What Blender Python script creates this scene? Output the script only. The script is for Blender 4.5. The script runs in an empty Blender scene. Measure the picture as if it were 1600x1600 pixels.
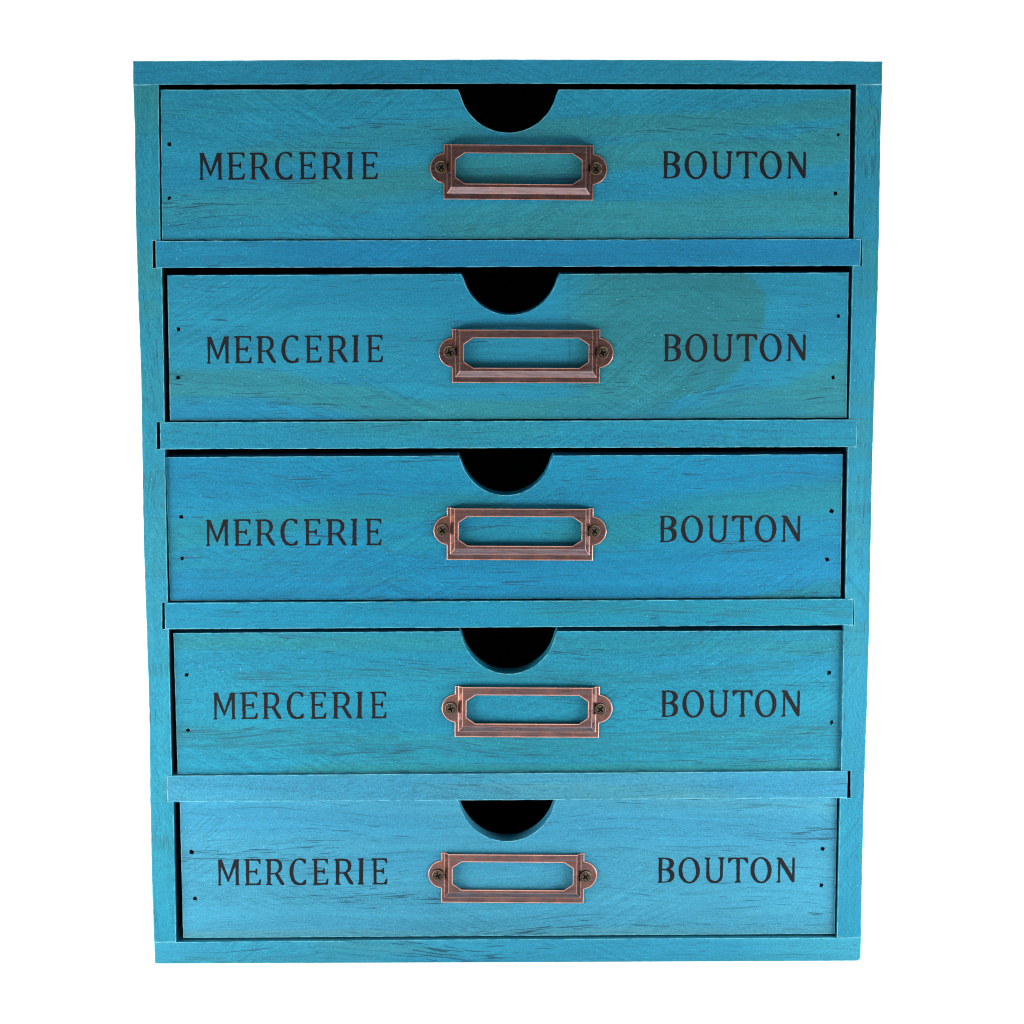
import bpy, bmesh, math, random
import numpy as np
from mathutils import Vector, Matrix, noise
from mathutils.geometry import delaunay_2d_cdt

# ------------------------------------------------------------------ camera
scene = bpy.context.scene
LENS_PX, PITCH, YAW, ROLL = 3944.0, 0.1685, 0.0128, 0.0003
CAM = np.array([-0.0117, -1.0262, 0.3688])
_f = np.array([math.sin(YAW)*math.cos(PITCH), math.cos(YAW)*math.cos(PITCH), -math.sin(PITCH)])
_r = np.cross(_f, [0, 0, 1]); _r /= np.linalg.norm(_r)
_u = np.cross(_r, _f)
RT = _r*math.cos(ROLL) + _u*math.sin(ROLL)
UP = -_r*math.sin(ROLL) + _u*math.cos(ROLL)
cam = bpy.data.cameras.new('camera')
cam_ob = bpy.data.objects.new('camera', cam)
scene.collection.objects.link(cam_ob)
m = Matrix((( RT[0], UP[0], -_f[0], CAM[0]), (RT[1], UP[1], -_f[1], CAM[1]),
            (RT[2], UP[2], -_f[2], CAM[2]), (0, 0, 0, 1)))
cam_ob.matrix_world = m
cam.sensor_width = 36.0
cam.lens = 36.0*LENS_PX/1600.0
cam.clip_start = 0.05
cam.clip_end = 60.0
scene.camera = cam_ob

# ------------------------------------------------------------------ light: a white product table
world = bpy.data.worlds.new('World'); scene.world = world
world.use_nodes = True
bg = world.node_tree.nodes['Background']
bg.inputs[0].default_value = (1.0, 1.0, 1.0, 1)
bg.inputs[1].default_value = 0.22

def area(name, loc, target, sx, sy, power, color=(1, 1, 1)):
    l = bpy.data.lights.new(name, 'AREA'); l.shape = 'RECTANGLE'
    l.size, l.size_y, l.energy, l.color = sx, sy, power, color
    o = bpy.data.objects.new(name, l); scene.collection.objects.link(o)
    o.location = loc
    o.rotation_euler = (Vector(target)-Vector(loc)).to_track_quat('-Z', 'Y').to_euler()
    return o
area('overhead_fill', (0, 0.45, 1.35), (0, 0.35, 0), 2.2, 1.3, 52)  # added lamp, out of view: lifts floor and sweep to plain white
area('left_fill', (-1.15, -0.10, 0.85), (-0.1, -0.05, 0.0), 0.9, 0.7, 12.5)  # added lamp, unseen: whitens the floor in front of the cabinet
area('right_fill', (1.15, -0.10, 0.85), (0.1, -0.05, 0.0), 0.9, 0.7, 12.5)  # its unseen added twin on the right
area('low_left_fill', (-0.40, -0.21, 0.05), (-0.04, 0.0, 0.04), 0.26, 0.10, 3.4)  # added fill out of frame, brightens the lower boards
area('low_right_fill', (0.40, -0.21, 0.05), (0.04, 0.0, 0.04), 0.26, 0.10, 3.4)  # matching unseen fill, added for the same brighter bottom

vs = scene.view_settings
vs.view_transform = 'Standard'; vs.look = 'None'; vs.exposure = 0.0; vs.gamma = 1.0
scene.cycles.max_bounces = 8
scene.cycles.filter_width = 1.05

# ------------------------------------------------------------------ helpers
def P(px, py, y=0.0):
    """point of the photograph (1600 px grid) -> (x, z) on the vertical board plane at depth y"""
    d = _f + RT*((px-800)/LENS_PX) - UP*((py-800)/LENS_PX)
    t = (y-CAM[1])/d[1]
    q = CAM + d*t
    return (float(q[0]), float(q[2]))

def link(o, parent=None):
    scene.collection.objects.link(o)
    if parent is not None:
        o.parent = parent
    return o

def mesh_object(name, verts, faces, mat, parent=None, smooth=False):
    me = bpy.data.meshes.new(name)
    me.from_pydata(verts, [], faces)
    if mat: me.materials.append(mat)
    if smooth:
        me.polygons.foreach_set('use_smooth', [True]*len(me.polygons))
    me.update()
    return link(bpy.data.objects.new(name, me), parent)

def inside(px, py, loops):
    c = np.zeros(len(px), bool)
    for lp in loops:
        n = len(lp)
        for i in range(n):
            x1, y1 = lp[i]; x2, y2 = lp[(i+1) % n]
            if y1 == y2: continue
            hit = ((y1 > py) != (y2 > py)) & (px < (x2-x1)*(py-y1)/(y2-y1)+x1)
            c ^= hit
    return c

def subdivide(loop, step, jit, rng):
    """walk a closed outline, put a point every `step`, worn by `jit` at the points between corners"""
    out = []
    n = len(loop)
    for i in range(n):
        a = loop[i]; b = loop[(i+1) % n]
        L = math.hypot(b[0]-a[0], b[1]-a[1])
        k = max(1, int(L/step))
        nx, ny = (b[1]-a[1])/(L+1e-9), -(b[0]-a[0])/(L+1e-9)
        for j in range(k):
            t = j/k
            d = 0.0 if j == 0 else jit*(noise.noise(Vector((a[0]+(b[0]-a[0])*t, a[1]+(b[1]-a[1])*t, rng))*260)
                                       + 0.8*noise.noise(Vector((a[0]+(b[0]-a[0])*t, a[1]+(b[1]-a[1])*t, rng+3))*900))
            out.append((a[0]+(b[0]-a[0])*t+nx*d, a[1]+(b[1]-a[1])*t+ny*d))
    return out

def fill(loops, grid=None, key=None):
    """triangulate outlines with holes, with grid points inside"""
    pts, edges = [], []
    for lp in loops:
        s = len(pts)
        pts += [Vector(p) for p in lp]
        edges += [(s+i, s+(i+1) % len(lp)) for i in range(len(lp))]
    nb = len(pts)
    if grid:
        xs = [p[0] for p in pts]; ys = [p[1] for p in pts]
        gx = np.arange(min(xs)+grid/2, max(xs), grid); gy = np.arange(min(ys)+grid/2, max(ys), grid)
        X, Y = np.meshgrid(gx, gy); X = X.ravel(); Y = Y.ravel()
        ok = inside(X, Y, loops)
        B = np.array([[p[0], p[1]] for p in pts])
        X, Y = X[ok], Y[ok]
        d = np.min((X[:, None]-B[None, :, 0])**2+(Y[:, None]-B[None, :, 1])**2, axis=1)
        keep = d > (grid*0.35)**2
        pts += [Vector((x, y)) for x, y in zip(X[keep], Y[keep])]
    vo, eo, fo, ov, oe, of = delaunay_2d_cdt(pts, edges, [], 0, 1e-7)
    cx = np.array([sum(vo[i][0] for i in f)/len(f) for f in fo])
    cy = np.array([sum(vo[i][1] for i in f)/len(f) for f in fo])
    ok = inside(cx, cy, loops)
    tris = [f for f, k in zip(fo, ok) if k]
    # boundary order: map each original boundary point to its output vertex
    mp = {}
    for i, src in enumerate(ov):
        for s in src: mp[s] = i
    return [(v[0], v[1]) for v in vo], tris, mp

def prism(loops, yf, depth, grid=None):
    """verts and faces of a board: outline in (x, z), front face at yf, going back by depth"""
    vo, tris, mp = fill(loops, grid)
    n = len(vo)
    verts = [(x, yf, z) for x, z in vo] + [(x, yf+depth, z) for x, z in vo]
    faces = []
    for t in tris:
        a, b, c = [vo[i] for i in t][:3]
        area2 = (b[0]-a[0])*(c[1]-a[1])-(b[1]-a[1])*(c[0]-a[0])
        t = list(t) if area2 > 0 else list(t)[::-1]
        faces.append(tuple(t)); faces.append(tuple(i+n for i in t[::-1]))
    s = 0
    for k, lp in enumerate(loops):
        L = len(lp)
        ar = sum(lp[i][0]*lp[(i+1) % L][1]-lp[(i+1) % L][0]*lp[i][1] for i in range(L))
        ccw = (ar > 0) if k == 0 else (ar < 0)
        for i in range(L):
            a = mp[s+i]; b = mp[s+(i+1) % L]
            if a == b: continue
            faces.append((a, a+n, b+n, b) if ccw else (b, b+n, a+n, a))
        s += L
    return verts, faces

# ------------------------------------------------------------------ node helper
class NT:
    def __init__(self, mat):
        self.t = mat.node_tree; self.n = self.t.nodes; self.l = self.t.links
    def new(self, kind, **kw):
        x = self.n.new(kind)
        for k, v in kw.items(): setattr(x, k, v)
        return x
    def put(self, sock, v):
        if isinstance(v, bpy.types.NodeSocket): self.l.new(v, sock)
        elif v is not None: sock.default_value = v
    def math(self, op, a, b=None, c=None, clamp=False):
        x = self.new('ShaderNodeMath', operation=op, use_clamp=clamp)
        self.put(x.inputs[0], a); self.put(x.inputs[1], b)
        if c is not None: self.put(x.inputs[2], c)
        return x.outputs[0]
    def step(self, v, lo, hi, a=0.0, b=1.0):
        x = self.new('ShaderNodeMapRange', interpolation_type='SMOOTHSTEP')
        self.put(x.inputs[0], v); self.put(x.inputs[1], lo); self.put(x.inputs[2], hi)
        self.put(x.inputs[3], a); self.put(x.inputs[4], b)
        return x.outputs[0]
    def vec(self, x, y, z):
        c = self.new('ShaderNodeCombineXYZ')
        self.put(c.inputs[0], x); self.put(c.inputs[1], y); self.put(c.inputs[2], z)
        return c.outputs[0]
    def noise(self, v, scale=1.0, detail=2.0, rough=0.5, dist=0.0):
        x = self.new('ShaderNodeTexNoise')
        self.put(x.inputs['Vector'], v); x.inputs['Scale'].default_value = scale
        x.inputs['Detail'].default_value = detail; x.inputs['Roughness'].default_value = rough
        x.inputs['Distortion'].default_value = dist
        return x.outputs[0]
    def mix(self, fac, a, b, blend='MIX'):
        x = self.new('ShaderNodeMix', data_type='RGBA', blend_type=blend)
        self.put(x.inputs[0], fac); self.put(x.inputs[6], a); self.put(x.inputs[7], b)
        return x.outputs[2]

def new_mat(name):
    m = bpy.data.materials.new(name); m.use_nodes = True
    return m, NT(m), m.node_tree.nodes['Principled BSDF']

# ------------------------------------------------------------------ materials
def make_wood():
    m, t, b = new_mat('stained_blue_pine')
    ga = t.new('ShaderNodeAttribute', attribute_name='grain').outputs['Vector']
    base = t.new('ShaderNodeAttribute', attribute_name='dye').outputs['Color']
    st = t.new('ShaderNodeAttribute', attribute_name='heartwood').outputs['Fac']
    wear_highlight = t.new('ShaderNodeAttribute', attribute_name='wear_highlight').outputs['Fac']
    sep = t.new('ShaderNodeSeparateXYZ'); t.put(sep.inputs[0], ga)
    s, tt, d = sep.outputs
    # growth lines wander across the board
    w1 = t.noise(t.vec(t.math('MULTIPLY', s, 9.0), t.math('MULTIPLY', tt, 24.0), d), 1, 1.0)
    w2 = t.noise(t.vec(t.math('MULTIPLY', s, 40.0), t.math('MULTIPLY', tt, 60.0), d), 1, 1.0)
    tw = t.math('ADD', tt, t.math('ADD', t.math('MULTIPLY', t.math('SUBTRACT', w1, .5), .020),
                                   t.math('MULTIPLY', t.math('SUBTRACT', w2, .5), .0022)))
    band = t.noise(t.vec(t.math('MULTIPLY', s, 4.0), t.math('MULTIPLY', tw, 130.0), d), 1, 3.0, .55)
    fine = t.noise(t.vec(t.math('MULTIPLY', s, 15.0), t.math('MULTIPLY', tw, 900.0), d), 1, 3.0, .6)
    fib = t.noise(t.vec(t.math('MULTIPLY', s, 260.0), t.math('MULTIPLY', tw, 2300.0), d), 1, 2.0, .6)
    # greenish heartwood bands through the dye
    g = t.math('ADD', st, t.math('MULTIPLY', t.math('SUBTRACT', band, .5), .85))
    g = t.math('ADD', g, t.math('MULTIPLY', t.math('SUBTRACT', fine, .5), .35))
    green = t.step(g, .12, .78)
    olive = t.mix(1.0, base, (1.80, 0.93, 0.68, 1), 'MULTIPLY')
    col = t.mix(t.math('MULTIPLY', green, .74), base, olive)
    # cloudy take-up of the dye
    cl = t.noise(t.vec(t.math('MULTIPLY', s, 22.0), t.math('MULTIPLY', tt, 55.0), d), 1, 3.0, .55)
    v = t.math('ADD', 1.0, t.math('MULTIPLY', t.math('SUBTRACT', cl, .5), .26))
    v = t.math('ADD', v, t.math('MULTIPLY', t.math('SUBTRACT', band, .5), .38))
    v = t.math('ADD', v, t.math('MULTIPLY', t.math('SUBTRACT', fine, .5), .40))
    v = t.math('ADD', v, t.math('MULTIPLY', t.math('SUBTRACT', fib, .5), .52))
    # raised nap of the sawn surface
    nap = t.noise(ga, 1500.0, 2.0, .75)
    v = t.math('ADD', v, t.math('MULTIPLY', t.math('SUBTRACT', nap, .5), 1.25))
    # sanding scratches, two slanting families, in patches
    sc = None
    for ang, off in ((0.55, 0.0), (-0.48, 5.0)):
        ca, sa = math.cos(ang), math.sin(ang)
        wb = t.math('MULTIPLY', t.math('SUBTRACT', w1, .5), .016)
        u1 = t.math('ADD', t.math('MULTIPLY', s, ca), t.math('MULTIPLY', tt, sa))
        u2 = t.math('ADD', t.math('ADD', t.math('MULTIPLY', s, -sa), t.math('MULTIPLY', tt, ca)), wb)
        k = t.noise(t.vec(t.math('MULTIPLY', u1, 45.0), t.math('MULTIPLY', u2, 1500.0), t.math('ADD', d, off)), 1, 2.0, .6)
        pm = t.step(t.noise(t.vec(t.math('MULTIPLY', s, 16.0), t.math('MULTIPLY', tt, 22.0), t.math('ADD', d, off+2)), 1, 1.0), .47, .72)
        k = t.math('MULTIPLY', t.math('SUBTRACT', k, .5), pm)
        sc = k if sc is None else t.math('ADD', sc, k)
    v = t.math('ADD', v, t.math('MULTIPLY', sc, .95))
    col = t.mix(1.0, col, t.vec(v, v, v), 'MULTIPLY')
    # dark resin canals: short dashes along the grain, in clusters
    dn = t.noise(t.vec(t.math('MULTIPLY', s, 80.0), t.math('MULTIPLY', tw, 1900.0), d), 1, 1.5, .5)
    cm = t.noise(t.vec(t.math('MULTIPLY', s, 14.0), t.math('MULTIPLY', tw, 110.0), t.math('ADD', d, 9.0)), 1, 2.0)
    dash = t.step(t.math('ADD', dn, t.math('MULTIPLY', t.math('SUBTRACT', cm, .5), .56)), .685, .75)
    col = t.mix(t.math('MULTIPLY', dash, .82), col, (.006, .035, .055, 1))
    # latewood line where a heartwood band ends, broken up
    ew = t.math('ABSOLUTE', t.math('SUBTRACT', st, t.math('ADD', .30, t.math('MULTIPLY', t.math('SUBTRACT', w2, .5), .10))))
    ed = t.math('MULTIPLY', t.step(ew, .045, .0), t.step(dn, .46, .60))
    col = t.mix(t.math('MULTIPLY', ed, .55), col, (.008, .055, .075, 1))
    dn2 = t.noise(t.vec(t.math('MULTIPLY', s, 22.0), t.math('MULTIPLY', tw, 1100.0), t.math('ADD', d, 4.0)), 1, 1.0, .5)
    line = t.step(dn2, .65, .76)
    col = t.mix(t.math('MULTIPLY', line, .55), col, (.008, .06, .10, 1))
    # bare pale flecks
    fl = t.step(t.noise(ga, 1300.0, 0.0), .84, .88)
    col = t.mix(t.math('MULTIPLY', fl, .55), col, (.12, .34, .42, 1))
    # dye worn off along the arrises, their pale edge highlight painted in as well
    bv = t.new('ShaderNodeBevel', samples=6); bv.inputs[0].default_value = .0009
    geo = t.new('ShaderNodeNewGeometry')
    dt = t.new('ShaderNodeVectorMath', operation='DOT_PRODUCT')
    t.put(dt.inputs[0], bv.outputs[0]); t.put(dt.inputs[1], geo.outputs['Normal'])
    en = t.noise(ga, 260.0, 3.0, .65)
    e = t.math('MULTIPLY', t.step(dt.outputs['Value'], .985, .80), t.math('MULTIPLY', t.step(en, .36, .60), wear_highlight))
    col = t.mix(t.math('MULTIPLY', e, .66), col, (.16, .44, .47, 1))
    t.put(b.inputs['Base Color'], col)
    b.inputs['Roughness'].default_value = .52
    b.inputs['Specular IOR Level'].default_value = .13
    h = t.math('ADD', t.math('MULTIPLY', fib, .5), t.math('MULTIPLY', nap, .7))
    h = t.math('ADD', h, t.math('MULTIPLY', sc, .7))
    h = t.math('SUBTRACT', h, t.math('MULTIPLY', dash, .8))
    bp = t.new('ShaderNodeBump'); bp.inputs['Strength'].default_value = .28
    bp.inputs['Distance'].default_value = .00025
    t.put(bp.inputs['Height'], h); t.put(b.inputs['Normal'], bp.outputs[0])
    return m

def make_copper(name='antique_copper', c1=(.068, .038, .039, 1), c2=(.15, .064, .047, 1), c3=(.105, .070, .072, 1)):
    m, t, b = new_mat(name)
    tc = t.new('ShaderNodeTexCoord').outputs['Object']
    n1 = t.noise(tc, 90.0, 4.0, .65)
    mp = t.new('ShaderNodeMapping'); t.put(mp.inputs[0], tc); mp.inputs['Scale'].default_value = (120, 900, 900)
    n2 = t.noise(mp.outputs[0], 1.0, 3.0, .6)
    bv = t.new('ShaderNodeBevel', samples=8); bv.inputs[0].default_value = .0009
    geo = t.new('ShaderNodeNewGeometry')
    dt = t.new('ShaderNodeVectorMath', operation='DOT_PRODUCT')
    t.put(dt.inputs[0], bv.outputs[0]); t.put(dt.inputs[1], geo.outputs['Normal'])
    e = t.step(dt.outputs['Value'], .997, .90)
    e = t.math('MULTIPLY', e, t.step(n1, .25, .55, .55, 1.0))
    body = t.mix(t.step(n1, .38, .70), c1, c2)
    body = t.mix(t.step(n2, .35, .75), body, c3)
    col = t.mix(e, body, (.78, .37, .27, 1))
    t.put(b.inputs['Base Color'], col)
    b.inputs['Metallic'].default_value = .88
    t.put(b.inputs['Roughness'], t.math('ADD', .21, t.math('MULTIPLY', n2, .16)))
    bp = t.new('ShaderNodeBump'); bp.inputs['Strength'].default_value = .25; bp.inputs['Distance'].default_value = .0002
    t.put(bp.inputs['Height'], n2); t.put(b.inputs['Normal'], bp.outputs[0])
    return m

def make_simple(name, c, rough, metal=0.0, spec=.5, scale=900, amt=.3):
    m, t, b = new_mat(name)
    tc = t.new('ShaderNodeTexCoord').outputs['Object']
    n = t.noise(tc, scale, 3.0, .6)
    v = t.math('ADD', 1.0, t.math('MULTIPLY', t.math('SUBTRACT', n, .5), amt*2))
    t.put(b.inputs['Base Color'], t.mix(1.0, (*c, 1), t.vec(v, v, v), 'MULTIPLY'))
    b.inputs['Roughness'].default_value = rough; b.inputs['Metallic'].default_value = metal
    b.inputs['Specular IOR Level'].default_value = spec
    return m

def make_screw():
    m, t, b = new_mat('bronzed_screw')
    tc = t.new('ShaderNodeTexCoord').outputs['Object']
    n = t.noise(tc, 700.0, 3.0, .6)
    bv = t.new('ShaderNodeBevel', samples=6); bv.inputs[0].default_value = .0003
    geo = t.new('ShaderNodeNewGeometry')
    dt = t.new('ShaderNodeVectorMath', operation='DOT_PRODUCT')
    t.put(dt.inputs[0], bv.outputs[0]); t.put(dt.inputs[1], geo.outputs['Normal'])
    e = t.step(dt.outputs['Value'], .99, .82)
    col = t.mix(t.step(n, .35, .7), (.022, .016, .012, 1), (.06, .044, .03, 1))
    col = t.mix(t.math('MULTIPLY', e, .8), col, (.50, .36, .22, 1))
    t.put(b.inputs['Base Color'], col)
    b.inputs['Metallic'].default_value = .85; b.inputs['Roughness'].default_value = .38
    return m

WOOD = make_wood()
COPPER = make_copper()
SCREW = make_screw()
INK = make_simple('burnt_black_print', (.0035, .0030, .0048), .65, spec=.12, scale=1500, amt=.5)
RIM = make_simple('rubbed_brass_rim', (.20, .14, .09), .35, 1.0)
NAIL_RECESS = make_simple('dark_nail_and_recess_shade', (.012, .011, .011), .6, .3, spec=.2)
PAPER = make_simple('white_paper_sweep', (.90, .90, .90), .8, spec=.2, scale=30, amt=.004)

# ------------------------------------------------------------------ setting: white seamless ground
def floor():
    prof = [(-2.2, 0.0), (1.2, 0.0)]
    for k in range(1, 13):
        a = k/12*math.pi/2
        prof.append((1.2+.9*math.sin(a), .9*(1-math.cos(a))))
    prof.append((2.1, 3.2))
    verts, faces = [], []
    for y, z in prof:
        verts += [(-3.2, y, z), (3.2, y, z)]
    for i in range(len(prof)-1):
        faces.append((2*i, 2*i+1, 2*i+3, 2*i+2))
    o = mesh_object('floor', verts, faces, PAPER, smooth=True)
    o['kind'] = 'structure'
    o['label'] = 'plain white seamless surface curving up behind the cabinet'
floor()

# ------------------------------------------------------------------ cabinet
cabinet = link(bpy.data.objects.new('drawer_cabinet', None))
cabinet.empty_display_size = .05
cabinet['label'] = 'turquoise blue stained wooden cabinet of five drawers with copper label holders'
cabinet['category'] = 'drawer cabinet'

def lin(c):
    c = c/255.0
    return c/12.92 if c <= .04045 else ((c+.055)/1.055)**2.4

def stroke_field(strokes, X, Y):
    """dye and heartwood streaks: soft lines (x, y) with a half width, in photograph pixels"""
    out = np.zeros(len(X))
    for pts, hw, amt in strokes:
        best = np.full(len(X), 1e9)
        for (x1, y1), (x2, y2) in zip(pts[:-1], pts[1:]):
            tt = np.clip((X-x1)/(x2-x1+1e-9), -.12, 1.12)
            yy = y1+(y2-y1)*tt
            dx = np.where(X < min(x1, x2), min(x1, x2)-X, np.where(X > max(x1, x2), X-max(x1, x2), 0))
            dd = np.sqrt(((Y-yy))**2+(dx*.22)**2)
            best = np.minimum(best, dd)
        q = np.clip(1.5-best/(hw*1.15+3), 0, 1)
        out = np.maximum(out, amt*q*q*(3-2*q))
    return out

seed_n = [0]
def board(name, loops, yf, depth, parent, dye, vertical=False, grid=.0025, green=(), deep=(), poly=None,
          bias=0.0, jit=.00009, hue=None):
    """one wooden board. dye: sRGB of the stain on this board, low sheen painted in on the bottom boards (before grain)"""
    seed_n[0] += 1
    sd = seed_n[0]*1.37
    lp = [subdivide(loops[0], .0022, jit, sd)] + [list(l) for l in loops[1:]]
    verts, faces = prism(lp, yf, depth, grid)
    o = mesh_object(name, verts, faces, WOOD, parent)
    V = np.array(verts)
    # pixel coordinates of each point on this board's own front plane, only to lay out the streaks
    d = V.copy(); d[:, 1] = yf
    d = d-CAM
    z = d@_f
    X = 800+LENS_PX*(d@RT)/z; Y = 800-LENS_PX*(d@UP)/z
    g = stroke_field(green, X, Y)+bias
    shade = np.ones(len(X))
    if poly is not None:
        pl, fx = poly
        ins = inside(X, Y, [pl]).astype(float)
        bd = np.full(len(X), 1e9)
        for i in range(len(pl)):
            a = np.array(pl[i]); b = np.array(pl[(i+1) % len(pl)]); ab = b-a
            tt = np.clip(((X-a[0])*ab[0]+(Y-a[1])*ab[1])/(ab@ab), 0, 1)
            bd = np.minimum(bd, np.hypot(X-a[0]-tt*ab[0], Y-a[1]-tt*ab[1]))
        g = np.maximum(g, ins*np.clip(bd/4, 0, 1)*np.clip((X-fx)/130, 0, 1)*1.35)
        shade = 1-.13*ins*np.clip(bd/4, 0, 1)*np.clip((X-fx)/200, 0, 1)
    dp = stroke_field(deep, X, Y)
    base = np.array([lin(c) for c in dye])*np.array([.245, .405, .385])
    rich = base*np.array([.70, .90, 1.01])
    col = base[None, :]*(1-dp[:, None])+rich[None, :]*dp[:, None]
    col = col*shade[:, None]
    me = o.data
    n = len(verts)
    at = me.attributes.new('grain', 'FLOAT_VECTOR', 'POINT')
    if vertical: G = np.stack([V[:, 2], V[:, 0]+V[:, 1]*.9, V[:, 1]*3], 1)
    else: G = np.stack([V[:, 0], V[:, 2]+V[:, 1]*.9, V[:, 1]*3], 1)
    G = G+np.array([sd*.83, sd*.47, sd*2.9])
    at.data.foreach_set('vector', G.astype(np.float32).ravel())
    wr = np.ones(n)
    for h in loops[1:]:
        hx = sum(p[0] for p in h)/len(h); hz = sum(p[1] for p in h)/len(h)
        wr[np.hypot(V[:, 0]-hx, V[:, 2]-hz) < .0016] = 0.0
    at = me.attributes.new('wear_highlight', 'FLOAT', 'POINT')
    at.data.foreach_set('value', wr.astype(np.float32))
    at = me.attributes.new('heartwood', 'FLOAT', 'POINT')
    at.data.foreach_set('value', g.astype(np.float32))
    at = me.attributes.new('dye', 'FLOAT_COLOR', 'POINT')
    at.data.foreach_set('color', np.concatenate([col, np.ones((n, 1))], 1).astype(np.float32).ravel())
    return o

def Q(pts, y=0.0): return [P(a, b, y) for a, b in pts]

BLUE = (52, 148, 184)
DEPTH = .200
# top and bottom panels (the front view's outline, 200 mm deep)
top_loop = Q([(208, 132.5), (208, 95.5), (500, 93.5), (800, 92.8), (1100, 93.5), (1379, 96), (1378, 132), (800, 130.5)])
board('top_panel', [top_loop], 0, DEPTH, cabinet, (48, 142, 176), bias=.10,
      deep=[([(210, 120), (500, 118)], 14, .6), ([(600, 115), (900, 110)], 16, .6), ([(1200, 100), (1375, 118)], 14, .4)])
bot_loop = Q([(242, 1505.5), (240.8, 1472.5), (800, 1467.6), (1345.5, 1465), (1344.5, 1497), (1340, 1501.3), (800, 1504.8)])
board('bottom_panel', [bot_loop], 0, DEPTH, cabinet, (72, 160, 192), bias=-.1,  # stain paled: sheen of the low light painted in
      deep=[([(250, 1480), (600, 1478)], 14, .5), ([(700, 1490), (1100, 1480)], 16, .8)],
      green=[([(300, 1500), (700, 1490)], 6, .4), ([(520, 1478), (640, 1484)], 6, .6)])

# side panels with a housing for each shelf; outer edge a little uneven
RAILS = [  # TL, TR, BR, BL of each shelf front, then slot ends
    [(243, 376.5), (1345.5, 373.5), (1344, 415.3), (243.8, 418.5)],
    [(250, 660), (1339, 655.5), (1338.5, 698), (250.5, 701.7)],
    [(257.5, 942), (1333.3, 936), (1332.5, 976.5), (258, 983)],
    [(261, 1212), (1324.2, 1204.5), (1323.5, 1246.5), (261.5, 1253)]]
SLOT_L = [238.3, 244.8, 253.3, 260.2]
SLOT_R = [1347.2, 1339.9, 1334.6, 1329.3]
def lerp(a, b, t): return a+(b-a)*t
def outerL(y): return 208.3+(y-132)*(240.6-208.3)/(1472-132)
def outerR(y): return 1378.5+(y-132)*(1345.3-1378.5)/(1465-132)
innerL = [(132.7, 247.5), (376.5, 250.5), (418.5, 252.7), (660, 257.2), (701.7, 257.4), (942, 262), (983, 263.3), (1212, 268.2), (1253, 270.8), (1472, 275)]
innerR = [(132.2, 1338.5), (373.5, 1334), (415.3, 1332.5), (655.5, 1326.5), (698, 1325), (936, 1321), (976.5, 1318.5), (1204.5, 1314.2), (1246.5, 1312.5), (1465.2, 1307.8)]
ptsL = [(outerL(132.7), 132.7), ] + [(outerL(y)+1.2*math.sin(y*.013), y) for y in range(200, 1470, 130)] + [(outerL(1472), 1472.2)]
up = []
for i in range(4, -1, -1):
    y1, x1 = innerL[2*i+1]; y0, x0 = innerL[2*i]
    up += [(x1, y1-.3 if i == 4 else y1+.5), (x0, y0-.5 if i else y0)]
    if i > 0:
        k = i-1
        up += [(SLOT_L[k]+.2, RAILS[k][3][1]+.5), (SLOT_L[k], RAILS[k][0][1]-.5)]
up[0] = (up[0][0], 1471.9)
left_loop = Q(ptsL+up)
ptsR = [(outerR(132.2), 132.2), ] + [(outerR(y)-1.0*math.sin(y*.011), y) for y in range(200, 1460, 130)] + [(outerR(1465), 1464.7)]
up = []
for i in range(4, -1, -1):
    y1, x1 = innerR[2*i+1]; y0, x0 = innerR[2*i]
    up += [(x1, y1+.5), (x0, y0-.5 if i else y0)]
    if i > 0:
        k = i-1
        up += [(SLOT_R[k]-.2, RAILS[k][2][1]+.5), (SLOT_R[k], RAILS[k][1][1]-.5)]
up[0] = (up[0][0], 1464.8)
right_loop = Q(ptsR+up)
def vstreak(x, y0, y1): return [(x, y0), (x+(y1-y0)*.02, y1)]
def side_green(left):
    # thin olive streaks running down the panel: short diagonal-free strokes stacked as dots
    s = []
    rr = random.Random(5 if left else 9)
    for k in range(34):
        y = 140+k*38+rr.uniform(-10, 10)
        x = (outerL(y)+rr.choice([6, 20, 24, 28])) if left else (outerR(y)-rr.choice([6, 12, 30]))
        s.append(([(x-2, y), (x+2, y)], rr.uniform(8, 26), rr.uniform(.2, .75)*(1-.55*k/34)))
    return s
board('side_panel', [left_loop], 0, DEPTH, cabinet, (46, 146, 178), vertical=True, bias=-.08, green=side_green(True))
board('side_panel', [right_loop], 0, DEPTH, cabinet, (44, 142, 178), vertical=True, bias=-.12, green=side_green(False))

rail_style = [
    dict(dye=(36, 135, 176), bias=-.25, deep=[([(560, 395), (900, 400), (1340, 385)], 26, .9)], green=[([(1250, 410), (1340, 400)], 12, .5)]),
    dict(dye=(40,143,176), bias=.05, deep=[([(300, 690), (500, 680)], 12, .5), ([(940, 690), (1330, 660)], 12, .5)],
         green=[([(540, 668), (800, 672)], 12, .4)]),
    dict(dye=(29,141,176), bias=-.2, deep=[([(300, 960), (700, 965)], 20, .5)], green=[([(860, 950), (1320, 955)], 14, .5)]),
    dict(dye=(80,154,188), bias=.0, deep=[([(350, 1225), (700, 1232)], 14, .6), ([(1180, 1225), (1310, 1225)], 14, .8)],  # lowest shelf: whitish gloss from below mixed into the stain
         green=[([(700, 1235), (1100, 1240)], 10, .4)])]
for k, r in enumerate(RAILS):
    a, b, c, dd = r
    st = rail_style[k]
    board('shelf', [Q([a, dd, c, b])], -.0003, DEPTH-.012, cabinet, st['dye'], bias=st['bias'], deep=st['deep'], green=st['green'])

# back panel
bl = [(-.1495, .001), (.1495, .001), (.1495, .3765), (-.1495, .3765)]
board('back_panel', [bl], DEPTH+.0003, .004, cabinet, (36, 110, 138), grid=.02)

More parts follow.
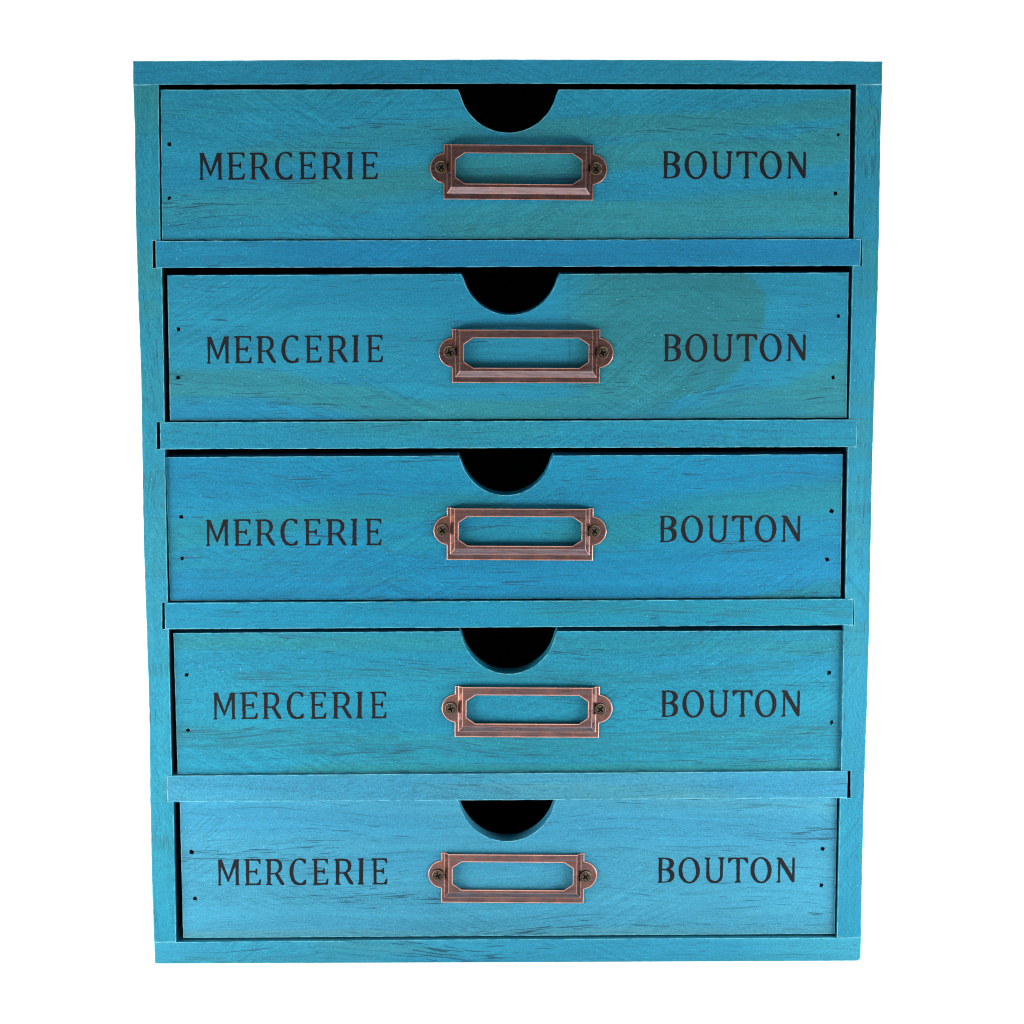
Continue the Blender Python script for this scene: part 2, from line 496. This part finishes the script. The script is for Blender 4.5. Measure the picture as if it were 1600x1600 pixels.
# ------------------------------------------------------------------ lettering outlines (capital height 42)
def T(pts, ox, oy, k): return [((x-ox)/k, (oy-y)/k) for x, y in pts]
G = {}
G['M'] = [T([(232,163),(298,160),(404,446),(495,160),(578,160),(572,185),(565,200),(567,548),(580,562),(578,578),(508,578),(510,564),(522,552),(513,268),(411,521),(393,522),(287,268),(281,548),(297,562),(292,579),(232,580),(235,564),(249,548),(242,190),(231,176)], 232, 578, 10)]
G['E'] = [T([(650,165),(672,156),(920,156),(923,200),(921,236),(905,241),(893,212),(875,190),(850,182),(741,182),(740,345),(820,345),(838,335),(850,308),(868,312),(870,360),(865,412),(848,403),(832,380),(812,373),(740,375),(741,549),(860,549),(886,535),(908,478),(930,485),(926,530),(918,577),(672,578),(670,562),(690,550),(684,190),(655,180)], 650, 578, 10)]
G['R'] = [T([(1000,165),(1015,155),(1150,153),(1195,158),(1232,175),(1262,208),(1276,270),(1266,325),(1240,360),(1206,382),(1310,556),(1304,573),(1268,572),(1242,552),(1150,396),(1086,398),(1086,546),(1115,559),(1112,573),(1010,573),(1008,558),(1032,546),(1030,190),(1002,178)], 1000, 573, 10),
          T([(1088,187),(1150,185),(1192,200),(1212,235),(1219,280),(1209,330),(1185,362),(1150,374),(1088,375)], 1000, 573, 10)]
G['C'] = [T([(833,131),(817,129),(806,110),(790,101),(765,102),(746,120),(734,155),(729,200),(735,243),(752,271),(778,287),(803,285),(819,266),(835,256),(836,294),(815,302),(775,305),(740,296),(712,262),(699,217),(698,185),(703,152),(720,118),(748,94),(780,87),(810,89),(825,97),(833,92)], 698, 302, 5)]
G['I'] = [T([(1000,162),(1005,150),(1100,150),(1100,166),(1087,181),(1085,545),(1100,556),(1098,573),(1000,573),(1000,560),(1023,545),(1028,181),(1005,173)], 1000, 573, 10)]
def ell(cx, cy, rx, ry, n=36, p=2.0, rot=0.0):
    o = []
    for i in range(n):
        a = 2*math.pi*i/n
        x, y = rx*math.cos(a), ry*math.sin(a)
        o.append((cx+x*math.cos(rot)-y*math.sin(rot), cy+x*math.sin(rot)+y*math.cos(rot)))
    return o
KB = 5.714
BOUT = [
    T([(148,99),(160,91),(215,91),(250,95),(280,107),(299,130),(303,152),(294,178),(266,204),(290,218),(304,245),(304,275),(292,304),(268,323),(225,332),(150,333),(150,323),(160,315),(157,200),(160,110)],148,331,KB),
    T([(192,107),(222,108),(246,118),(259,145),(252,180),(230,198),(192,201)],148,331,KB),
    T([(190,214),(222,215),(248,227),(263,258),(259,292),(244,312),(220,320),(188,320)],148,331,KB),
    T(ell(442,215,100,126),148,331,KB), T(ell(442,214,62,109,rot=-.05),148,331,KB),
    T([(585,97),(592,91),(637,92),(637,105),(629,115),(631,265),(643,298),(675,317),(706,310),(727,280),(731,116),(715,106),(712,92),(768,91),(770,103),(757,115),(754,280),(736,318),(697,339),(655,337),(620,320),(601,285),(603,118),(588,108)],148,331,KB),
    T([(802,101),(815,93),(980,94),(990,105),(990,148),(978,150),(960,120),(940,110),(914,110),(912,312),(922,325),(920,334),(865,334),(868,322),(882,312),(880,110),(852,110),(832,124),(816,148),(805,145)],148,331,KB),
    T(ell(1110,215,99,126),148,331,KB), T(ell(1110,214,61,109,rot=-.05),148,331,KB),
    T([(1256,97),(1263,92),(1302,96),(1398,260),(1401,103),(1414,94),(1425,105),(1421,325),(1409,333),(1392,326),(1290,152),(1286,312),(1293,323),(1288,334),(1250,334),(1252,325),(1268,315),(1271,116),(1257,107)],148,331,KB)]
def word_mercerie():
    seq = [('M',0,36),('E',42.8,28.6),('R',78.4,31.4),('C',118,27.4),('E',154.8,27.2),('R',190.8,32.6),('I',229.8,10.6),('E',252.4,26.6)]
    out = []
    for g, x0, w in seq:
        L = G[g]
        mx = max(p[0] for p in L[0])
        for lp in L: out.append([(x0+p[0]*w/mx, p[1]) for p in lp])
    return out, 279.0
def word_bouton(): return BOUT, (1425-148)/KB

def smooth_loop(lp):
    """one corner-rounding pass on the sharpest turns, and rough burnt edges"""
    out = []
    n = len(lp)
    for i in range(n):
        a, b = lp[i], lp[(i+1) % n]
        L = math.hypot(b[0]-a[0], b[1]-a[1])
        k = max(1, int(L/2.2))
        for j in range(k):
            t = j/k
            x, y = a[0]+(b[0]-a[0])*t, a[1]+(b[1]-a[1])*t
            out.append((x, y))
    return out

def lettering(word, x0, x1, ytop, ybase, tilt, yf, parent, rng):
    loops, wd = word()
    loops2 = []
    for lp in loops:
        q = []
        for x, y in smooth_loop(lp):
            n1 = noise.noise(Vector((x*.55, y*.55, rng)))*.55; n2 = noise.noise(Vector((x*.55, y*.55, rng+7)))*.55
            t = (x+n1)/wd
            px = x0+(x1-x0)*t
            py = ybase+(ytop-ybase)*((y+n2)/42.2)+tilt*t
            q.append(P(px, py, yf))
        loops2.append(q)
    vo, tris, mp = fill(loops2)
    faces = []
    for t in tris:
        a, b, c = [vo[i] for i in t][:3]
        s = (b[0]-a[0])*(c[1]-a[1])-(b[1]-a[1])*(c[0]-a[0])
        faces.append(tuple(t) if s > 0 else tuple(t)[::-1])
    return mesh_object('lettering', [(x, yf-.00006, z) for x, z in vo], faces, INK, parent)

# ------------------------------------------------------------------ copper label holder (built once, mesh shared)
SLOPE_GLEAM = make_copper('copper_slope_gleam', (.20, .13, .135, 1), (.27, .15, .135, 1), (.25, .19, .20, 1))  # brighter copy of the copper: floor reflection painted into the colour
def holder_mesh():
    y0, y1 = -.0008, -.0031
    X1, X2, X3 = .0271, .0288, .0302       # raised plate edge, foot of its slope, flange edge
    Z3, Z2, Z1, ZT = -.0110, -.0086, -.0060, .0110
    bm = bmesh.new()
    def V(x, y, z): return bm.verts.new((x, y, z))
    # raised plate with an eight-sided window
    outer = [(-X1, ZT), (-X1, Z1), (X1, Z1), (X1, ZT)]
    wx, wt, wb, cx, cz = .0254, .0076, -.0046, .0038, .0026
    win = [(-wx+cx, wt), (-wx, wt-cz), (-wx, wb+cz), (-wx+cx, wb), (wx-cx, wb), (wx, wb+cz), (wx, wt-cz), (wx-cx, wt)]
    vo, tris, mp = fill([outer, win])
    vs_ = [V(x, y1, z) for x, z in vo]
    for t in tris:
        a, b, c = [vo[i] for i in t][:3]
        s = (b[0]-a[0])*(c[1]-a[1])-(b[1]-a[1])*(c[0]-a[0])
        bm.faces.new([vs_[i] for i in (t if s > 0 else t[::-1])])
    # U-shaped flange with the two rounded ears
    er, ecz = .0061, .0014
    exc = X3-.0006
    fl = [(-X2, ZT), (-X2, Z2), (X2, Z2), (X2, ZT), (X3, ZT)]
    a0 = math.asin(.0006/er)
    arc = []
    for i in range(19):
        a = math.pi/2-a0*0-math.pi*i/18
        arc.append((exc+er*math.cos(a), ecz+er*math.sin(a)))
    arc = [p for p in arc if p[0] >= X3]
    arc = [(X3, ecz+math.sqrt(er**2-.0006**2))]+arc+[(X3, ecz-math.sqrt(er**2-.0006**2))]
    fl += arc+[(X3, Z3), (-X3, Z3)]+[(-x, z) for x, z in arc[::-1]]+[(-X3, ZT)]
    vo, tris, mp = fill([fl])
    fv = [V(x, y0, z) for x, z in vo]
    for t in tris:
        a, b, c = [vo[i] for i in t][:3]
        s = (b[0]-a[0])*(c[1]-a[1])-(b[1]-a[1])*(c[0]-a[0])
        bm.faces.new([fv[i] for i in (t if s > 0 else t[::-1])])
    def near(x, y, z):
        return min(bm.verts, key=lambda v: (v.co-Vector((x, y, z))).length)
    pl = [near(-X1, y1, ZT), near(-X1, y1, Z1), near(X1, y1, Z1), near(X1, y1, ZT)]
    fo = [near(-X2, y0, ZT), near(-X2, y0, Z2), near(X2, y0, Z2), near(X2, y0, ZT)]
    for i in range(3):
        bm.faces.new([pl[i], fo[i], fo[i+1], pl[i+1]]).material_index = 1 if i == 1 else 0  # only the bottom slope gets the painted reflection
    bmesh.ops.recalc_face_normals(bm, faces=bm.faces)
    if sum(f.normal.y*f.calc_area() for f in bm.faces) > 0:
        bmesh.ops.reverse_faces(bm, faces=bm.faces)
    me = bpy.data.meshes.new('label_holder'); bm.to_mesh(me); bm.free()
    me.materials.append(COPPER); me.materials.append(SLOPE_GLEAM)
    o = bpy.data.objects.new('label_holder', me); scene.collection.objects.link(o)
    md = o.modifiers.new('s', 'SOLIDIFY'); md.thickness = .0007; md.offset = -1
    md = o.modifiers.new('b', 'BEVEL'); md.width = .00016; md.segments = 2; md.limit_method = 'ANGLE'; md.angle_limit = math.radians(28)
    dg = bpy.context.evaluated_depsgraph_get()
    me2 = bpy.data.meshes.new_from_object(o.evaluated_get(dg))
    bpy.data.objects.remove(o); me2.name = 'label_holder'
    pass
    return me2
HOLDER = holder_mesh()

def screw_mesh():
    bm = bmesh.new()
    R, n = .0026, 28
    c, w = .00160, .00050
    cross = [(w, w), (c, w*.8), (c, -w*.8), (w, -w), (w*.8, -c), (-w*.8, -c), (-w, -w), (-c, -w*.8), (-c, w*.8), (-w, w), (-w*.8, c), (w*.8, c)]
    rim = [(R*.87*math.cos(2*math.pi*i/n), R*.87*math.sin(2*math.pi*i/n)) for i in range(n)]
    vo, tris, mp = fill([rim, cross])
    vv = [bm.verts.new((x, -.0013, z)) for x, z in vo]
    for t in tris: bm.faces.new([vv[i] for i in t])
    ring = [vv[mp[i]] for i in range(n)]
    prev = ring
    for r, y in ((R*.955, -.00105), (R, -.0006), (R, 0.0)):
        cur = [bm.verts.new((r*math.cos(2*math.pi*i/n), y, r*math.sin(2*math.pi*i/n))) for i in range(n)]
        for i in range(n):
            bm.faces.new([prev[i], prev[(i+1) % n], cur[(i+1) % n], cur[i]]).material_index = 2 if y == -.00105 else 0
        prev = cur
    cr = [vv[mp[n+i]] for i in range(12)]
    lo = [bm.verts.new((v.co.x*.6, -.0001, v.co.z*.6)) for v in cr]
    for i in range(12): bm.faces.new([cr[i], cr[(i+1) % 12], lo[(i+1) % 12], lo[i]]).material_index = 1
    bm.faces.new(lo).material_index = 1  # near-black metal paints the shade inside the cross recess
    bmesh.ops.recalc_face_normals(bm, faces=bm.faces)
    me = bpy.data.meshes.new('screw'); bm.to_mesh(me); bm.free()
    me.materials.append(SCREW); me.materials.append(NAIL_RECESS); me.materials.append(RIM)
    return me
SCREW_ME = screw_mesh()

def nail_mesh():
    bm = bmesh.new()
    bmesh.ops.create_cube(bm, size=1, matrix=Matrix.Diagonal((.0009, .006, .0007, 1)))
    bmesh.ops.bevel(bm, geom=bm.edges[:], offset=.00012, segments=1, affect='EDGES')
    me = bpy.data.meshes.new('nail'); bm.to_mesh(me); bm.free(); me.materials.append(NAIL_RECESS)
    return me
NAIL_ME = nail_mesh()

# ------------------------------------------------------------------ drawers
def notch(cx, ytop, hw, depth, n=26):
    """finger cut-out at the top edge: arc below the top line, from left to right, corners eased"""
    r = (hw*hw+depth*depth)/(2*depth)
    cy = ytop+depth-r
    a0 = math.atan2(ytop-cy, -hw); a1 = math.atan2(ytop-cy, hw)
    if a0 < 0: a0 += 2*math.pi
    pts = []
    for i in range(n+1):
        a = a0+(a1-a0)*i/n
        pts.append((cx+r*math.cos(a), cy+r*math.sin(a)))
    pts[0] = (pts[0][0]-2.5, pts[0][1]); pts[-1] = (pts[-1][0]+2.5, pts[-1][1])
    return pts

DR = [
 dict(rec=.0006, q=[(251,140.3),(253.5,374.5),(1326,371.7),(1328.8,140)], notch=(794.5,140,76.5,67.5), dye=(46,146,182), bias=.0,
      hold=(810.3,269.2), sc=[(689.5,261),(931,263.5)], nails=[(264.5,225),(264,309.5),(1309.5,210.5),(1305.5,302)],
      w1=(311.5,590.5,238.5,281,-1.0), w2=(1035.5,1259.5,236,278.5,0.0),
      green=[([(860,200),(1100,192),(1330,165)],12,.85),([(300,170),(450,152),(560,142)],14,.35),([(440,238),(600,214),(700,206)],15,.6),
             ([(560,292),(740,268),(1040,238),(1230,240),(1330,212)],17,.85),([(800,352),(1000,346),(1150,332),(1330,322)],24,.85),
             ([(250,330),(450,322),(560,295)],26,.45)],
      deep=[([(280,275),(420,262),(520,255)],14,.5),([(560,335),(720,330),(820,310)],18,.5),([(1000,290),(1250,285)],12,.4)]),
 dict(rec=.0010, q=[(261.5,430.5),(265.8,657),(1322.5,652.7),(1326,426)], notch=(797.5,428.3,75,64), dye=(44,144,180), bias=.02,
      hold=(822,556.2), sc=[(702.6,549.6),(941,550.5)], nails=[(279,514),(278,590),(1310,494),(1301.5,589.5)],
      w1=(323,598.5,525.5,568,-2.0), w2=(1037,1259,522,564.5,-1.0),
      poly=([(700,415),(1160,415),(1200,462),(1193,505),(1172,560),(1135,600),(1080,618),(1000,632),(700,640)], 860),
      green=[([(270,598),(400,600),(520,620),(650,646),(830,646),(960,636)],15,.9),([(1160,655),(1230,632),(1330,588)],22,1.0),
             ([(560,440),(800,450)],10,.2)],
      deep=[([(960,648),(1180,642)],14,.9),([(266,650),(420,645),(560,655)],16,.8),([(520,440),(700,455),(720,480)],26,.6),([(1200,560),(1320,480)],30,.35)]),
 dict(rec=.0016, q=[(259,714.5),(265.7,938.7),(1313,933.2),(1316.7,710)], notch=(790.5,712,72,62), dye=(26,139,180), bias=-.18,
      hold=(812.5,834), sc=[(691.5,827.5),(928.5,829)], nails=[(283.5,808),(284.5,872.5),(1299.5,799),(1292.5,873.5)],
      w1=(322,596.5,811.5,853,-1.0), w2=(1030.5,1250.5,805.5,847,-1.0),
      green=[([(265,838),(400,818),(560,798),(700,790)],19,.85),([(265,885),(420,880),(560,892)],22,.55),([(700,850),(900,835)],24,.55),
             ([(960,830),(1130,795),(1310,775)],24,.85),([(1210,934),(1320,914)],7,1.0),([(980,850),(1180,850)],14,.4)],
      deep=[([(270,925),(520,915)],26,.7),([(580,900),(1000,910),(1300,885)],34,.85),([(1050,760),(1310,715)],26,.7),([(300,740),(560,765)],24,.5)]),
 dict(rec=.0020, q=[(271,989.3),(277.7,1209.2),(1312.7,1202.7),(1317,985.2)], notch=(794.5,986.5,74,66.5), dye=(38,143,176), bias=-.04,
      hold=(823.5,1111.5), sc=[(704.5,1105.5),(937.5,1107)], nails=[(291.5,1055),(293.5,1141),(1296,1051),(1299.5,1128.5)],
      w1=(333.5,604,1082,1124,-1.5), w2=(1033,1250,1078.5,1120,-1.0),
      green=[([(270,1002),(600,1005),(1310,1012)],10,.5),([(400,1055),(700,1050),(1000,1062),(1200,1040)],9,.35),
             ([(280,1150),(600,1168),(900,1165),(1310,1150)],20,.35),([(500,1205),(900,1204),(1315,1198)],8,.6)],
      deep=[([(300,1035),(700,1030)],12,.4),([(1080,1040),(1310,1035)],14,.6),([(600,1130),(700,1130)],16,.3)]),
 dict(rec=.0022, q=[(280.8,1249),(286.3,1465.5),(1304.3,1458.8),(1308,1243)], notch=(792,1247.5,76,67), dye=(84,158,194), bias=-.12,  # redder, paler stain carries the low light's painted gloss
      hold=(801,1371), sc=[(684.5,1366),(914.7,1368)], nails=[(299.5,1331.5),(305,1404),(1285,1326),(1283.5,1383.5)],
      w1=(340,605.5,1342.5,1383.5,-1.5), w2=(1027.5,1242,1339.5,1379,-.5),
      green=[([(290,1462),(700,1460),(1305,1454)],8,.55),([(290,1405),(700,1404)],6,.35),([(1000,1440),(1300,1430)],12,.35),([(1050,1256),(1305,1262)],5,.4)],
      deep=[([(300,1275),(600,1290)],18,.6),([(850,1290),(1250,1300)],20,.5),([(600,1345),(900,1350)],12,.4)]),
]
DLABEL = ['topmost drawer, with pale olive bands rising to the right through the blue stain',
          'second drawer from the top, with a large rounded green grain patch at its right',
          'middle drawer, the most strongly blue of the five',
          'fourth drawer from the top, greenish with a greyish lower edge',
          'lowest drawer, palest blue, its top edge hidden by the shelf above']
rj = random.Random(11)
for k, D in enumerate(DR):
    yf = D['rec']
    TL, BL, BR, TR = D['q']
    cx, yt, hw, dep = D['notch']
    out = [TL, BL, BR, TR] + notch(cx, yt, hw, dep)[::-1]
    loop = Q(out, yf)
    holes = []
    for nx, ny in D['nails']:
        n = 4
        ph = math.pi/4+rj.uniform(-.5, .5)
        holes.append(Q([(nx+rj.uniform(2.7, 5.2)*math.cos(ph+2*math.pi*i/n), ny+rj.uniform(2.7, 5.2)*math.sin(ph+2*math.pi*i/n)) for i in range(n)], yf))
    dr = board('drawer', [loop]+holes, yf, .0100, cabinet, D['dye'], green=D['green'], deep=D['deep'], poly=D.get('poly'), bias=D['bias'], jit=.00010, grid=.0018)
    dr['label'] = DLABEL[k]
    # the box behind the front
    x0, z0 = P(*BL, yf); x1, z1 = P(*TR, yf)
    x0 += .0015; x1 -= .0015; z0 += .0008; z1 -= .004
    yb0, yb1 = yf+.0102, DEPTH-.016
    for xa in (x0, x1-.006):
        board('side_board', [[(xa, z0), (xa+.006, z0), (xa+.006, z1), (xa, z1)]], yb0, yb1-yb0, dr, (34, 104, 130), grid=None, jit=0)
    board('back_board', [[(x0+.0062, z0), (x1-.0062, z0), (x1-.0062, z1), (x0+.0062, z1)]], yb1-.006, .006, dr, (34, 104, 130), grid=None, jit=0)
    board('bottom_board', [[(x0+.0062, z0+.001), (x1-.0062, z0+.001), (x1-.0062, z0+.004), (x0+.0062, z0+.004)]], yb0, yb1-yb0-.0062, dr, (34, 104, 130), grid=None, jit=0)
    # fittings
    hx, hz = P(*D['hold'], yf)
    (sx0, sz0), (sx1, sz1) = P(*D['sc'][0], yf), P(*D['sc'][1], yf)
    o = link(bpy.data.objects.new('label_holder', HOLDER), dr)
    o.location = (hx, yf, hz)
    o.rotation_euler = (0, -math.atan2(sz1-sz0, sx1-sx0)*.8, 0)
    for sx, sz in ((sx0, sz0), (sx1, sz1)):
        s_ = link(bpy.data.objects.new('screw', SCREW_ME), dr)
        s_.location = (sx, yf-.00075, sz)
        s_.rotation_euler = (0, rj.uniform(-.7, .7), 0)
    for nx, ny in D['nails']:
        ax, az = P(nx, ny, yf)
        s_ = link(bpy.data.objects.new('nail', NAIL_ME), dr)
        s_.location = (ax, yf+.0048, az)
        s_.rotation_euler = (0, rj.uniform(-.5, .5), 0)
    a, b, c, d_, tl = D['w1']
    lettering(word_mercerie, a, b, c, d_, tl, yf, dr, k*3.1)
    a, b, c, d_, tl = D['w2']
    lettering(word_bouton, a, b, c, d_, tl, yf, dr, k*3.1+40)
